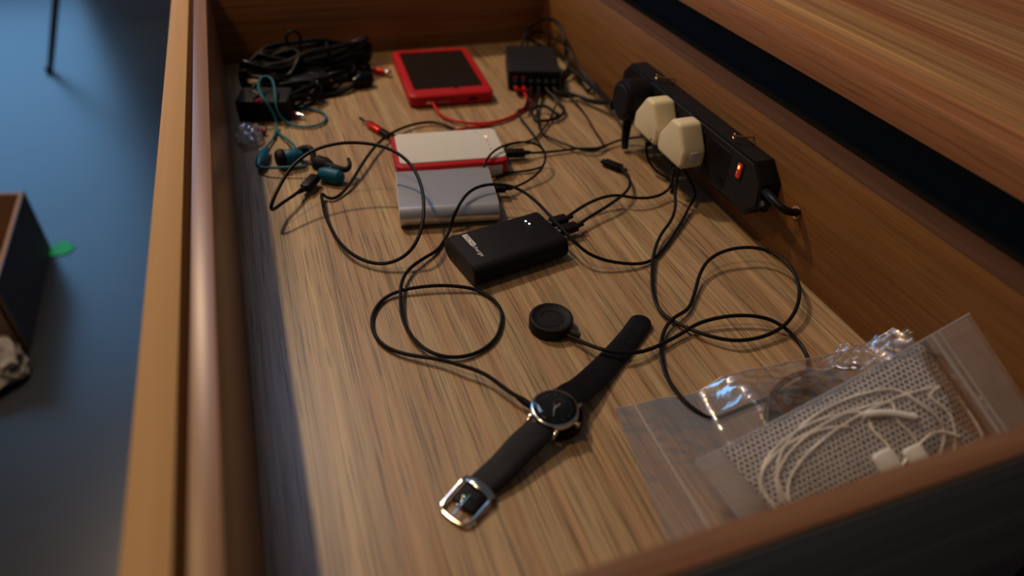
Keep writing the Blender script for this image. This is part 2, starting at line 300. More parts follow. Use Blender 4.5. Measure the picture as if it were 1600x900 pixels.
# ------------------------------------------------------------------ cable courses (world millimetres)
CAB = {
 'watch_cable':[(137.9,309,9),(133.5,313.7,9),(127,325.7,9),(119.8,339.7,9),(111.5,349.4,9),(103.2,356.3,9),(91.1,368.6,7),(75.5,379.2,5),(62.1,388.9,4),(51.7,401.5,3),(46.9,417.8,2.5),(48.1,435.6,2.5),(54.8,450.9,2.5),(66.6,462.1,3),(81.6,464.4,5),(98.6,462.8,6),(115.5,459.7,6),(131.8,454.3,5),(145,448.2,3),(154.3,433.9,2.5),(157.2,417.7,2.5),(153.1,402.4,2.5),(141.8,384.2,2.5),(127.4,374.3,2.5),(112.7,370.6,3),(97.4,372.8,4),(84.2,382.6,5),(75.4,400.5,6),(72.7,424.2,6),(75.8,448,7),(82.6,473.8,7),(93.6,491.5,6),(108.7,503.9,5),(124,515.1,3)],
 'watch_cable_tail':[(131.2,523.3,2),(144.4,540.5,4),(149.9,547.9,12),(157.1,552.1,24),(169.7,565.3,29),(184.3,575.2,30),(200.9,577.3,30),(217.4,570.1,30),(229.9,555.7,28),(237.7,530.2,26),(241.6,500.7,25),(247.2,475.3,22),(255.9,458.7,16),(268.9,449.3,11),(286.9,443.3,7),(306.7,440.6,4),(324.8,445.3,3),(349.1,462.8,3),(375.7,485.8,4),(402.9,511.6,7),(422,531.8,12),(410,548,35.2)],
 'dock_cable':[(28.3,668.3,8),(20,659.1,9),(5.2,638,12),(-7.3,622.8,14),(-14.1,609.9,17),(-17.8,602.4,20),(-17.5,604.2,24),(-11.6,611.7,31),(-3.4,622.6,38),(8.2,635.1,46),(22.6,644.5,52),(39.7,650.6,56),(59.5,651.5,58),(78.5,648.1,58),(96.7,639.5,57),(110.6,626.9,55),(120,610.5,52),(124.8,589.6,48),(124.5,564.6,44),(120.5,541.4,39),(114.2,522.2,32),(105.9,509.3,24),(97.1,504.4,16),(85.6,502.7,10),(72.6,504.4,7),(59.2,512.7,6),(47,527.4,7),(38.4,548.8,8),(34.5,572.5,8),(32.1,600.5,8),(32.8,625.4,8),(33.4,639.7,8),(35.2,645.3,6),(37.4,638.7,4),(44.2,635.9,3),(53.2,642.7,3),(67.2,659.9,6),(84.4,689.4,9),(102.8,722.2,9),(121.7,749.5,8),(143.4,771.1,6),(167.4,783.7,5),(190.4,785.8,4),(207.7,772.2,3),(214,758.6,2.5),(219.1,725.1,2.5)],
 'red_usb_cable':[(122.4,781.9,6),(128.7,773.3,5),(134.4,767.1,3),(151.3,742.7,2.5)],
 'pb_cable_a':[(265.2,527.9,8),(276.1,533.3,9),(294.3,541.7,11),(315.4,547.1,13),(334.5,547.2,13),(349.9,539.2,12),(368.9,537.4,10),(387.6,542.2,9),(399.8,547.1,14),(392,538,43.1)],
 'pb_cable_b':[(271.6,511.4,8),(287,520.2,9),(305.5,528.6,10),(324.3,537,12),(343.4,549.2,12),(358.8,564.9,11),(369.5,587.8,8),(372.4,607.4,6),(371.1,612.7,5)],
 'puck_cable':[(199,367,6),(203.5,360,6),(209.8,348.8,8),(218.7,337.7,10),(229.8,331.3,10),(243.6,329.2,8),(260.2,331.7,6),(278.4,336.8,5),(293.4,341.2,5),(311.6,346.1,7),(330.2,345.9,9),(347.6,343,10),(363.5,337.4,10),(375.1,329.8,9),(383.8,317.8,6),(386.6,304.5,3),(383.8,291.4,2.5),(376.9,279.5,2.5),(362.8,267.9,2),(335.2,260.1,2),(309.6,257.8,2),(284.5,255.1,2),(267,254.3,2.5),(261.4,263.4,3),(256.7,272.5,4),(255.6,289.9,4),(256.7,303.8,4),(262.7,320.6,4),(271.7,337.5,4),(283.8,351.7,5),(295.8,359.7,6),(309.3,364.8,5),(320.3,371.7,4),(335.1,387.6,5),(349.4,404.2,8),(364.2,416.1,12),(381.5,421.8,15),(398.9,421.6,17),(416.7,417.6,17),(428.8,406.5,17),(432.8,387.2,17),(426.4,364.8,17),(415.7,346.5,15),(401.1,331.7,12),(384.5,321.8,9),(366.3,317,7),(349,315.6,7),(330.9,317.5,8),(317.8,325.9,7),(306.7,337.8,6),(297.8,353.7,4),(292.1,365.8,4),(291.8,380.2,4),(298.1,399.8,4),(310.8,424.5,5),(327,450.3,6),(347.1,473.7,7),(369.2,492.2,9),(381.5,506.1,14),(389.9,523.5,22),(400,542.2,42.8)],
 'plug_droop':[(395,603.7,40.1),(398.1,603.9,25),(404.5,601.7,12),(409.2,589.8,6),(417.1,577.6,4),(415.1,563.6,3),(405,551.9,3)],
 'white_cable_a':[(280.9,671.3,7),(299.4,672,5),(324.8,672.3,4),(345.9,671.9,4),(365.2,666.9,4),(384.2,670.3,5),(399.6,674.9,6),(416.5,673.6,8),(427.3,662.1,14),(395,594.4,47.9)],
 'loop_cable_b':[(221.4,599.8,10),(232.7,600.2,8),(246.6,607,6),(262,613.8,8),(275.1,622.3,12),(285.4,635.1,16),(289.5,650.2,20),(284.3,658.3,24),(271.3,662.2,27),(253.6,661.5,28),(236.4,656.7,27),(220.8,643.9,26),(209.3,628.9,22),(208.3,625.4,12)],
 'loop_cable_b_lead':[(225.7,634,3),(239.2,639.4,3),(256.3,639.3,3),(270.3,638.7,3),(283.9,640.9,4)],
 'charger_lead_a':[(336.1,792.4,8),(329.4,770.2,5),(318.9,736.2,4),(317.8,718,4),(323.5,700.1,5),(332.8,681.7,6),(343.4,666.9,6),(361.2,658.9,6),(384.2,670.3,5)],
 'charger_lead_b':[(392.8,810.8,8),(394.2,787,6),(393.1,756.5,4),(388.6,726.4,3),(384.2,697.6,3),(380,671.9,3)],
 'charger_lead_c':[(315.7,782.6,10),(304.4,781.3,10),(302.3,770.3,8),(304.5,747.2,5),(304.7,717.7,4),(302.5,690.1,4),(299,670.7,4)],
 'charger_lead_d':[(369,811.8,10),(370.8,792.5,7),(369.7,774.2,6),(357,759.3,5),(338.6,752.1,5),(323.8,755.8,5),(322.6,773.7,6),(331.3,787.4,8),(344.4,785.8,10),(349.2,770.2,10),(353.3,757.6,8)],
 'charger_lead_e':[(361.5,786.2,8),(342.4,757,5),(324.5,734.8,4),(306,714.1,3),(287.7,706.4,3),(270.6,705.6,3),(257.6,696.9,3),(254.2,677.8,3)],
 'power_cord':[(388.7,993.1,14),(398.1,1005.9,26),(411.1,1018.5,34),(424.5,1015.7,44),(432.1,998,52),(432.5,963.6,57),(430.6,935.4,52),(427.2,915.3,42),(428,908.9,28),(425.2,897.4,18),(424,877.6,16),(426,847.7,16),(427.3,809.8,18),(422.9,765.6,24),(408.3,716.5,36)],
 'power_cord_b':[(397.7,991.1,14),(407.6,1012.8,20),(425.1,1024.6,24),(433.2,998.5,28),(430.2,957.8,33),(429.2,926.4,38),(428.4,892.2,34),(429.9,875,26),(434,850.4,18),(435.3,813.1,14),(428.3,769.5,20),(408.6,717.7,32)],
 'power_cord_d':[(415,875.6,6),(434.8,890.8,8),(430.5,862.1,7),(428.9,824.9,6),(444.5,841.8,9),(436.2,799.7,12),(422,749.5,22),(408.2,714.4,30)],
 'power_cord_e':[(375.8,821.2,10),(387.9,812.3,6),(406.6,814.6,5),(413.5,795.3,5),(421.5,777.8,8),(425.4,758.4,16),(415.7,729.1,28)],
 'power_cord_c':[(416.4,1028.4,10),(426.4,1005,8),(438.6,993.4,6),(441.9,961.2,5),(441,925.9,4),(416.2,887.8,5),(394.5,832.9,8),(403.9,803.4,10),(416.3,778.3,12),(422.2,744.8,24)],
 'red_cable_a':[(337.7,846.4,8),(334.7,827.5,5),(331.3,813.4,4),(315.1,792.2,4),(290.5,774.2,4),(266,766.7,4),(240.9,769.2,4),(219.1,782.4,4),(207.6,802.8,4),(204.4,823.2,6),(204,835.2,8)],
 'red_cable_b':[(346.7,842,8),(345.8,829.3,5),(333.3,808.6,4),(314.5,790.5,3),(285.3,771.8,3),(256.3,763.7,3),(234.3,761.7,3),(213.7,757.7,3),(200.6,746.5,3)],
 'blue_right':[(-3.2,791.6,4),(0.4,808.2,4),(3.2,823.9,9),(-0.2,829.6,22),(-6.6,836,34),(-9.8,856.6,38),(-9,873.5,41),(-3.3,883.9,43),(2.9,884.6,43),(8,873.7,41),(8.2,857.2,36),(6.7,837.1,28),(7.3,831.8,16),(13.8,827.8,6),(24.7,818.5,3),(41.9,812.4,3),(56.6,817.9,3),(64.2,833,3),(61,851.3,3),(48,864.5,3),(33,874,4),(19.5,875,5),(11,869.1,5)],
 'blue_left':[(1.1,810.1,3),(-3.2,793.6,3),(-10.2,776.4,4),(-16.9,757.8,6)],
 'blue_left2':[(-25.2,720.4,8),(-20.9,711.4,9),(-7.5,706,10),(9.2,701.2,11),(24.8,698.1,12)],
 'blue_in':[(1.5,815.3,3),(4.8,796.1,5),(12,772.7,8),(17.6,752.2,10),(19,735,12)],
 'mains_cord':[(432,448,63.7),(424,425.2,68.4),(424,413.8,66.9),(428,405.8,64.9),(438,405.8,61.1),(450.5,410.4,56.8)],
}
def fl(k, lift=0): return [(x, y, z+lift) for x, y, z in CAB[k]]
def base(P): return (P[0][0], P[0][1], 0)

# ------------------------------------------------------------------ setting
tag(part('floor', box_bm(0, 1500, -565, 9000, 9000, 10), M_room), kind='structure')

XL, XR, H, YF, YN = -52.2, 446.4, 118.9, 1051.6, 124.0
dr = thing('drawer', 'open oak-lined wooden drawer pulled out beneath the table, holding gadgets', 'drawer', (0, 0, 0))
part('bottom_panel', box_bm((XL+XR)/2, (YF+YN)/2, -6, XR-XL+8, YF-YN+8, 12), W_floor, dr, flat=True, label='pale striped oak bottom')
part('front_wall', box_bm(XL-7.25, (YF+YN)/2, 53.45, 14.5, YF-YN+60, 130.9, .8), W_front, dr)
part('front_panel', box_bm(-82.3, 590, 43, 20.2, 1180, 152, .9), W_mdf, dr, label='tan edged outer front panel')
# the back wall has the hole that the mains lead goes through
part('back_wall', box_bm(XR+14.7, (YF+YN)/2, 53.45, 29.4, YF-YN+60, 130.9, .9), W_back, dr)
part('top_shade', box_bm(XR+14.7, (YF+YN)/2, 119.2, 29.4, YF-YN+58, .8, .2), wood('top_shade_wood', (.07, .035, .022), (.095, .048, .03), (.12, .06, .04), 'y', .5, .2, .6, 41), dr, label='shade painted dark along the top of the back wall')  # no real banding: the wall top's shade is put into a darker colour
part('side_wall', box_bm((XL+XR)/2, YF+7.5, 53.4, XR-XL+1, 15, 130.7, .6), W_side, dr)
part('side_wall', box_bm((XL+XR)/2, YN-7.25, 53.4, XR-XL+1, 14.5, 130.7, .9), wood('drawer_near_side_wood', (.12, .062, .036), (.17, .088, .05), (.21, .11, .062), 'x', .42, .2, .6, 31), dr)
part('outer_face', box_bm((XL+XR)/2, YN-15.2, 17, XR-XL+30, 1.4, 198, .3), wood('cool_lit_wood', (.22, .21, .19), (.29, .27, .24), (.36, .34, .30), 'x', .5, .3, .4, 35, spec=.3, hue=.2), dr, label='wooden outside of the near side wall, cool light painted in as grey')  # wood face; the cool light on it is mixed into the grey colour
part('slide_rail', box_bm(190, 1080, 40, 470, 12, 40, 1), plain('rail_metal', (.2, .2, .2), .4, metal=1), dr)

tb = thing('table', 'wooden table whose top overhangs the pulled-out drawer, black body beneath', 'table', (1000, 900, -560))
part('tabletop', box_bm(470+420, 900, 177.4, 840, 3400, 28, 1.2), W_table, tb, world=True)
part('edge_lipping', box_bm(467.5, 900, 177.4, 5.6, 3400, 28.4, 1.0), W_edge, tb, world=True, label='redder wooden front edge')
part('cabinet_body', box_bm(500+380, 900, -199, 760, 3200, 722, 1), M_cab, tb, world=True, label='matt black carcass')

# ------------------------------------------------------------------ things on the room floor
bx = thing('cardboard_box', 'dark sided open cardboard box standing on the room floor', 'box', (-640, 1400, -560), 0)
def quadbox(pts, h, t=4):
    b = bmesh.new(); n = len(pts)
    lo = [b.verts.new(Vector((x, y, -560))*MM) for x, y in pts]; hi = [b.verts.new(Vector((x, y, -560+h))*MM) for x, y in pts]
    cx = sum(p[0] for p in pts)/n; cy = sum(p[1] for p in pts)/n
    k = 1-t/110
    hi2 = [b.verts.new(Vector((cx+(x-cx)*k, cy+(y-cy)*k, -560+h))*MM) for x, y in pts]
    lo2 = [b.verts.new(Vector((cx+(x-cx)*k, cy+(y-cy)*k, -552))*MM) for x, y in pts]
    for i in range(n):
        j = (i+1) % n
        b.faces.new((lo[i], lo[j], hi[j], hi[i])); b.faces.new((hi[i], hi[j], hi2[j], hi2[i])); b.faces.new((hi2[i], hi2[j], lo2[j], lo2[i]))
    b.faces.new(lo[::-1]); b.faces.new(lo2); bmesh.ops.recalc_face_normals(b, faces=b.faces[:]); return b
bp_ = [(-532, 1513), (-860, 1590), (-850, 1250), (-520, 1175)]
part('carton', quadbox(bp_, 150), M_card, bx, world=True, flat=True)
part('side_sleeve', prism([(-531, 1516), (-528, 1516), (-516, 1172), (-519, 1172)], -559, -408), M_cardd, bx, world=True, flat=True, label='dark grey blue side face')
part('flap', prism([(-528, 1168), (-528, 1174), (-850, 1248), (-850, 1242)], -559, -412), M_card, bx, world=True, flat=True)

def crumple(c, s, seed, n=3):
    b = bmesh.new(); bmesh.ops.create_icosphere(b, subdivisions=n, radius=1)
    for v in b.verts:
        k = 1+.55*noise.noise(v.co*1.6+Vector((seed, 0, 0)))+.22*noise.noise(v.co*4+Vector((0, seed, 0)))
        v.co = Vector((c[0]+v.co.x*k*s[0], c[1]+v.co.y*k*s[1], max(c[2]+v.co.z*k*s[2], c[2]-s[2]*.8)))*MM
    return b
tag(part('crumpled_paper', crumple((-549, 1110, -530), (44, 48, 34), 3), M_tissue, flat=True), 'crumpled off-white paper lying beside the cardboard box', 'paper')
def scrap(c, rr, n, seed, h=1.0):
    rnd = random.Random(seed)
    P = [(c[0]+rr*(.75+.4*rnd.random())*math.cos(2*PI*i/n), c[1]+rr*1.25*(.75+.4*rnd.random())*math.sin(2*PI*i/n)) for i in range(n)]
    return prism(P, c[2], c[2]+h)
tag(part('tape_piece', scrap((-508, 1506, -560), 26, 13, 2, 2), M_green, flat=True), 'small green scrap of tape on the dark room floor', 'tape')

st = thing('stool', 'black metal legged stool at the far edge of the room floor', 'stool', (-268, 3160, -560), 0)
def leg(p, q): return tube([p, q], lambda t: 9+5*t, 12, raw=True)
for (fx, fy, tx, ty) in ((-684, 2623, -535, 2920), (110, 2623, 0, 2920), (110, 3700, 0, 3400), (-684, 3700, -535, 3400)):
    part('leg', leg((fx, fy, -560), (tx, ty, -120)), M_blackm, st, world=True)
    part('foot_cap', barrel((fx, fy, -560), (fx, fy, -545), [(0, 12), (1, 12)]), M_blackm, st, world=True)
part('seat', prism(rrect(600, 560, 60, 6, -268, 3160), -120, -90, 6), M_blackm, st, world=True)

# ------------------------------------------------------------------ tablet in its red case
t = thing('tablet', 'tablet with dark blank screen in a red silicone case', 'tablet', (237, 919, 0), -3.6)
def frame_bm(w_, h_, r_, iw, ih, ir, z0, z1, n=6, bulge=2.5, cy=0):
    o0 = rrect(w_-2*bulge, h_-2*bulge, r_, n); o1 = rrect(w_, h_, r_+1, n); i1 = rrect(iw, ih, ir, n, 0, cy)
    b = bmesh.new(); zs = [(o0, z0), (o1, z0+bulge), (o1, z1-bulge), (rrect(w_-1.2*bulge, h_-1.2*bulge, r_, n), z1-.4*bulge), (rrect(w_-2.6*bulge, h_-2.6*bulge, r_, n), z1), (i1, z1-.3), (i1, z1-2.2)]
    R_ = [[b.verts.new(Vector((x, y, z))*MM) for x, y in P] for P, z in zs]
    for A, B in zip(R_, R_[1:]):
        for k in range(len(A)): b.faces.new((A[k], A[(k+1) % len(A)], B[(k+1) % len(A)], B[k]))
    b.faces.new(R_[0][::-1]); b.faces.new(R_[-1]); bmesh.ops.recalc_face_normals(b, faces=b.faces[:]); return b
part('case', frame_bm(116, 169, 9, 96, 137, 2, 1.0, 17.5, cy=5), M_red, t, label='red silicone case')
part('screen', prism(rrect(95.6, 136.6, 1.5, 4, 0, 5), 14.2, 15.9), M_screen, t, label='dark switched-off glass screen')
part('home_notch', prism([(4, -64.2), (14, -64.2), (9, -68.5)], 16.9, 17.7), M_gloss, t)
part('socket', prism(rrect(9, 3.2, 1.4, 4, -31, 7.2), -84.9, -83.9, plane='xz'), M_steel, t)
part('socket', prism(rrect(12, 4.0, 1.8, 4, 28, 8.6), -84.9, -83.9, plane='xz'), M_dark, t)
part('speaker_grille', prism(rrect(16, 1.6, .7, 4, -13, 7.0), -84.8, -83.9, plane='xz'), plain('grey_grille', (.25, .22, .22), .4), t)

# ------------------------------------------------------------------ white power bank with the red rim
wb = thing('power_bank', 'white power bank with a red rim and four indicator dots', 'power bank', (184, 684, 0), -6.5)
part('red_rim', prism(rrect(126, 80, 9, 7), .6, 20.4, 2.4, 3), M_red, wb, label='red rim band')
part('top_panel', prism(rrect(121, 72, 7, 7, 2.0, 3.4), 15, 22, 1.6, 3), M_white, wb, label='white top')
part('side_panel', box_bm(1.0, -38.4, 8.6, 110, 4.4, 14.2, 1.6), M_white, wb, label='white long side')
part('end_panel', box_bm(61, 0, 8.2, 4.6, 58, 13, 1.6), M_white, wb)
for i, (x, y) in enumerate(((47.5, 18.5), (47.0, 8.0), (47.3, -2.0), (47.2, -12.5))):
    part('indicator_light', lathe([(0, 22.25), (1.5 if i == 0 else 1.1, 22.25), (1.5 if i == 0 else 1.1, 21.6)], 12, x, y), M_ledo if i == 0 else M_grey, wb, label='lit orange dot' if i == 0 else None)
part('dirt_marks', scrap((38, 30.5, 22.0), 1.0, 7, 5, .1), M_grey, wb)

# ------------------------------------------------------------------ silver power bank
def stadium(w_, h_, rr, n=10):
    rr = min(rr, h_/2); return rrect(w_, h_, rr, n, 0, h_/2)
sb = thing('power_bank', 'silver aluminium power bank lying against the white power bank', 'power bank', (157.5, 598, 0), -9.4)
part('shell', prism([(y, z+.4) for y, z in stadium(88, 21.6, 10.4)], -50, 50, .4, 1, plane='yz'), M_silver, sb)
part('end_cap', prism([(y, z+.4) for y, z in [(a*.985, b_*.96+.4) for a, b_ in stadium(88, 21.6, 10.4)]], 49.4, 50.6, .3, 1, plane='yz'), M_white, sb)
part('end_cap', prism([(y, z+.4) for y, z in [(a*.985, b_*.96+.4) for a, b_ in stadium(88, 21.6, 10.4)]], -50.6, -49.4, .3, 1, plane='yz'), M_white, sb)
lg = bmesh.new()
for a in ((-31.5, 10, 1.0, 8), (-29.6, 10, .7, 5.5), (-27.9, 10, .7, 5.5), (-25.6, 10, 1.0, 8)): box_bm(a[0], a[1]-1, 22.05, a[2], a[3], .12, bm=lg)
box_bm(-28.5, 13, 22.05, 6.6, 1, .12, bm=lg)
part('logo', lg, plain('grey_logo_print', (.30, .30, .33), .5), sb, flat=True, label='small square grey printed mark')

# ------------------------------------------------------------------ black power bank
kb = thing('power_bank', 'black power bank with white lettering and two lit white dots', 'power bank', (188.5, 492.5, 0), 11.2)
part('shell', prism([(y, z+.4) for y, z in stadium(64, 22, 10.5)], -50.4, 50.4, -1.0, 2, plane='yz'), M_soft, kb)
part('end_cap', prism([(y*.93, z*.86+1.9) for y, z in stadium(64, 22, 10.5)], -51.0, -49.8, .3, 1, plane='yz'), plain('dark_grey_end', (.022, .021, .020), .55), kb)
part('end_cap', prism([(y*.93, z*.86+1.9) for y, z in stadium(64, 22, 10.5)], 49.8, 51.0, .3, 1, plane='yz'), M_dark, kb)
part('indicator_light', lathe([(0, 22.75), (.75, 22.75), (.75, 22.2)], 12, 30.5, 15.5), M_ledw, kb, label='lit white dot')
part('indicator_light', lathe([(0, 22.75), (.75, 22.75), (.75, 22.2)], 12, 31.2, 10.0), M_ledw, kb, label='lit white dot')
# lettering: reads towards the near long side, tops of the letters towards the ports
def onbank(x, y, z=22.42): return Matrix.Translation(Vector((x, y, z))*MM) @ Matrix.Rotation(-PI/2, 4, 'Z')
lt = text_bm('charge', 5.6, onbank(-36.0, 2.6), .1, sx=1.22)
part('lettering', lt, M_print, kb, flat=True, label='light grey word charge')
plate = prism(rrect(5.4, 19.5, .3, 2, -33.9, 12.6), 22.4, 22.5)
part('lettering_box', plate, M_print, kb, flat=True, label='light grey box behind the word TECH')
part('lettering', text_bm('TECH', 5.4, onbank(-35.8, 21.4, 22.55), .06, sx=1.25), M_dark, kb, flat=True, label='black word TECH')

# ------------------------------------------------------------------ connectors
def usb_plug(parent, tip, back, w_=11, h_=6.5, shell=7, mat=M_black, metal=M_steel, shellw=7, name='plug_body', world=True):
    """moulded grip from back to tip plus a metal shell beyond the tip"""
    tip, back = Vector(tip), Vector(back); d = (tip-back).normalized()
    o = part(name, brick(back, tip, w_, h_, min(w_, h_)*.22), mat, parent, world)
    part('metal_shell', brick(tip-d*1, tip+d*shell, shellw, max(1.8, h_*.4), .4), metal, o, world)
    part('strain_relief', barrel(back+d*1, back-d*8, [(0, h_*.42), (.3, h_*.36), (1, h_*.25)], 12), mat, o, world)
    return o
def cable(name, label, cat, key, r_=1.6, mat=M_cable, group=None, loc=None, pts=None, seg=3.0, rx=3):
    P = pts or CAB[key]
    c = thing(name, label, cat, loc or base(P), 0, group)
    part('cable', tube(P, r_, 10, seg, rx=rx), mat, c, True)
    return c

# watch cradle cable: looped in front of the black power bank, over the silver bank, to the strip
P1, P2 = CAB['watch_cable'], CAB['watch_cable_tail']
allp = P1 + P2
wc = cable('watch_charger', 'black watch charging cradle under the watch, its cable looped before the black power bank', 'charger', None, 1.65, pts=allp, loc=(157, 290, 0))
part('cradle', lathe([(0, 0), (18, 0), (19, 1.5), (19, 8), (18.2, 9.2), (15, 9.2), (14.5, 8.4), (0, 8.4)], 56, 157, 289), M_blackm, wc, True)
part('strain_relief', barrel((143, 301, 6.5), (134.5, 312.5, 9), [(0, 2.8), (.6, 2.6), (1, 2.1)], 14), M_black, wc, True)

dc = cable('earphone_dock_cable', 'black cable arching in a high wide loop from beside the blue earphones', 'cable', 'dock_cable', 1.75)
part('dock', brick((18, 656, 8), (32.5, 676, 9), 10.5, 9, 1.6), M_black, dc, True, label='black charging dock block')
part('strain_relief', barrel((19, 657.5, 8), (11, 647, 10), [(0, 3.4), (.4, 3), (1, 2.1)], 14), M_black, dc, True)

ru = cable('micro_usb_cable', 'black cable end with red micro plug pointing away from the white power bank', 'cable', 'red_usb_cable', 1.7)
part('strain_relief', barrel((122, 771, 6), (130, 757.5, 4.5), [(0, 3.2), (.6, 2.8), (1, 1.9)], 12), M_black, ru, True)
pg = part('plug_body', brick((123, 774, 6), (111.5, 799, 6), 8.5, 5.6, 1), M_redm, ru, True, label='red metal plug')
part('metal_shell', brick((112, 797, 6), (109.5, 803, 6), 6.4, 3, .4), M_steel, pg, True)
part('plug_cap', brick((108, 806, 5.5), (104, 817, 6), 3, 2.2, .5), M_black, ru, True)

pa = cable('usb_cable', 'black cable from the far port of the black power bank', 'cable', 'pb_cable_a', 1.7, group=None)
usb_plug(pa, (246, 521, 10.5), (265.5, 525.5, 9.5), 11, 7)
pb = cable('usb_cable', 'black cable from the near port of the black power bank, other plug loose', 'cable', 'pb_cable_b', 1.7)
usb_plug(pb, (249, 505.5, 10.5), (270, 509.5, 9.5), 11, 7)
o_ = part('plug_body', brick((373, 612, 5), (361, 632, 4.8), 10.5, 6.5, 1.4), M_black, pb, True, label='loose plug end')
part('metal_shell', brick((361, 631, 4.8), (359, 635, 4.8), 7, 3.4, .4), M_dark, o_, True)
part('strain_relief', barrel((372, 613.5, 5), (377, 605, 5), [(0, 3), (1, 1.9)], 12), M_black, pb, True)

# round watch charging puck and its long looping cable
pk = cable('charging_puck', 'black round magnetic charging puck with raised rim, its long cable looping to the plastic bag', 'charger', 'puck_cable', 1.7, loc=(191.5, 386, 0))
part('puck_body', lathe([(0, 0), (17.6, 0), (18.6, 1.2), (18.9, 10.2), (18.3, 11.6), (16.6, 12), (15.6, 11.4), (14.2, 10.5), (10.6, 10.1), (10.2, 10.5), (9.6, 10.5), (9.2, 9.9), (0, 9.8)], 64, 191.5, 386), M_blackm, pk, True)
part('strain_relief', barrel((200, 373, 6), (208.5, 363, 6), [(0, 3.0), (.6, 2.7), (1, 2.0)], 14), plain('grey_black_boot', (.03, .03, .032), .5), pk, True)

dp = cable('charging_cable', 'short black cable drooping from beneath the farther white plug', 'cable', 'plug_droop', 1.6)
wa = cable('charging_cable', 'black cable plugged into the white power bank running to the power strip', 'cable', 'white_cable_a', 1.5)
usb_plug(wa, (249, 674.5, 9), (274, 671.8, 8), 11.5, 8, name='plug_body')
lb = cable('charging_cable', 'thin black cable plugged into the silver power bank curling over the white one', 'cable', 'loop_cable_b', 1.4)
usb_plug(lb, (209, 600.5, 11), (224, 597.5, 10), 11, 7)
lc = cable('charging_cable', 'thin black cable running flat between the silver and white power banks', 'cable', 'loop_cable_b_lead', 1.4)

# ------------------------------------------------------------------ desktop charger with its leads
ch = thing('usb_charger', 'black multi-port charger box with leads plugged along its near side', 'charger', (371, 902, 0), -16.8)
part('housing', prism(rrect(74, 100, 5, 5), .6, 30, 2.4, 3), M_charger, ch)
part('front_face', box_bm(0, -50.2, 15, 66, 1.4, 22, .5), M_dark, ch)
for i in range(6):
    x = -27+i*10.8
    part('port', box_bm(x, -51, 16, 6.2, 1.2, 13, .3), M_pink if i < 2 else M_gloss, ch, label='pink tongued port' if i < 2 else None)
def lead(key, r_, mat, label, px, name='charger_lead', grp=None):
    c = cable(name, label, 'cable', key, r_, mat)
    a = math.radians(-16.8); ca, sa = math.cos(a), math.sin(a)
    def G(x, y, z): return (371+x*ca-y*sa, 902+x*sa+y*ca, z)
    o = part('plug_body', brick(G(px, -66, 14), G(px, -51.5, 15), 6.4, 12.5, 1), M_black, c, True)
    part('strain_relief', tube([G(px, -64, 13), G(px+.3, -72, 11), CAB[key][0]], lambda t: 3-1.2*t, 10), mat, c, True)
    return c
lead('red_cable_a', 1.9, M_redc, 'red cable from the charger box curving to the front of the red tablet', -27)
lead('red_cable_b', 1.9, M_redc, 'red cable from the charger box running behind the white power bank', -16.2)
lead('charger_lead_c', 1.3, M_cable, 'thin black charger lead nearest to the red cables', -5.4)
lead('charger_lead_a', 1.6, M_cable, 'black lead from the charger box swinging right to the pair of crossing cables', 5.4)
lead('charger_lead_d', 2.2, M_cable, 'thick black lead from the charger box curled in a small tight ring', 16.2)
lead('charger_lead_b', 1.3, M_cable, 'thin black lead running straight out from the right end of the charger box', 27)
le = cable('charger_lead', 'thin black lead hanging from the small ring of cable to the white power bank', 'cable', 'charger_lead_e', 1.4)
cable('mains_cable', 'black cord rising in the highest arch behind the charger box', 'cord', 'power_cord', 2.6)
cable('mains_cable', 'black cord in the lower arch behind the charger box', 'cord', 'power_cord_b', 2.2)
cable('mains_cable', 'black cord lying over the right side of the charger box', 'cord', 'power_cord_c', 2.4)
cable('mains_cable', 'black kinked cord zigzagging between charger box and round black plug', 'cord', 'power_cord_d', 2.2)
cable('mains_cable', 'black cord nearest the camera between charger box and round black plug', 'cord', 'power_cord_e', 2.0)

# ------------------------------------------------------------------ power strip on the back wall
ps = thing('power_strip', 'long black power strip with lit orange switch, screwed to the drawer wall', 'power strip', (435, 585, 31), 0)
def spoly(g=0): return [(458+g*.8, 88-g), (440+g, 72-g*.3), (437+g, 50), (453+g*.8, 31.5+g), (716-g*.8, 31.5+g), (731-g, 50), (729-g, 72-g*.3), (713-g*.8, 88-g)]
part('housing', prism(spoly(), 424.5, 446.2, 1.2, 2, plane='yz'), M_black, ps, True)
part('face_plate', prism(spoly(3), 423.4, 425.2, .5, 1, plane='yz'), plain('strip_face', (.013, .013, .014), .36), ps, True)
for yc in (511.5, 558, 613, 668):
    s = part('socket', prism(rrect(40, 42, 4, 4, yc, 58), 423.0, 423.9, .3, 1, plane='yz'), M_black, ps, True)
    for (dy, dz, a, b_) in ((1.5, 12.5, 4.4, 9), (12.5, -11.5, 7, 4.6), (-12, -11.5, 7, 4.6)):
        part('pin_slot', box_bm(422.9, yc+dy, 58+dz, .5, a, b_), M_dark, s, True, flat=True)
sw = part('switch_bezel', prism(rrect(8.5, 19, 1.5, 4, 474, 70), 422.6, 424, .4, 1, plane='yz'), M_gloss, ps, True)
part('rocker', box_bm(421.8, 474, 70, 2.2, 5.6, 15, .7), M_neon, sw, True, label='glowing orange rocker')
part('neon_lamp', box_bm(420.6, 474, 74, .6, 2.6, 3.4, .2), M_neon2, sw, True, label='bright lit window')
part('lamp_mark', text_bm('I', 4.2, Matrix.Translation(Vector((420.6, 475.2, 66.2)) * MM) @ Matrix(((0, 0, -1, 0), (-1, 0, 0, 0), (0, 1, 0, 0), (0, 0, 0, 1))), .4, sx=1.2), M_print, sw, True, flat=True)
part('cord_grip', barrel((434, 446, 55), (426, 430, 52), [(0, 6), (.5, 5.2), (1, 4.2)], 16), M_black, ps, True)
part('mains_lead', tube(CAB['mains_cord'], 3.7, 14, 2), M_cable, ps, True)
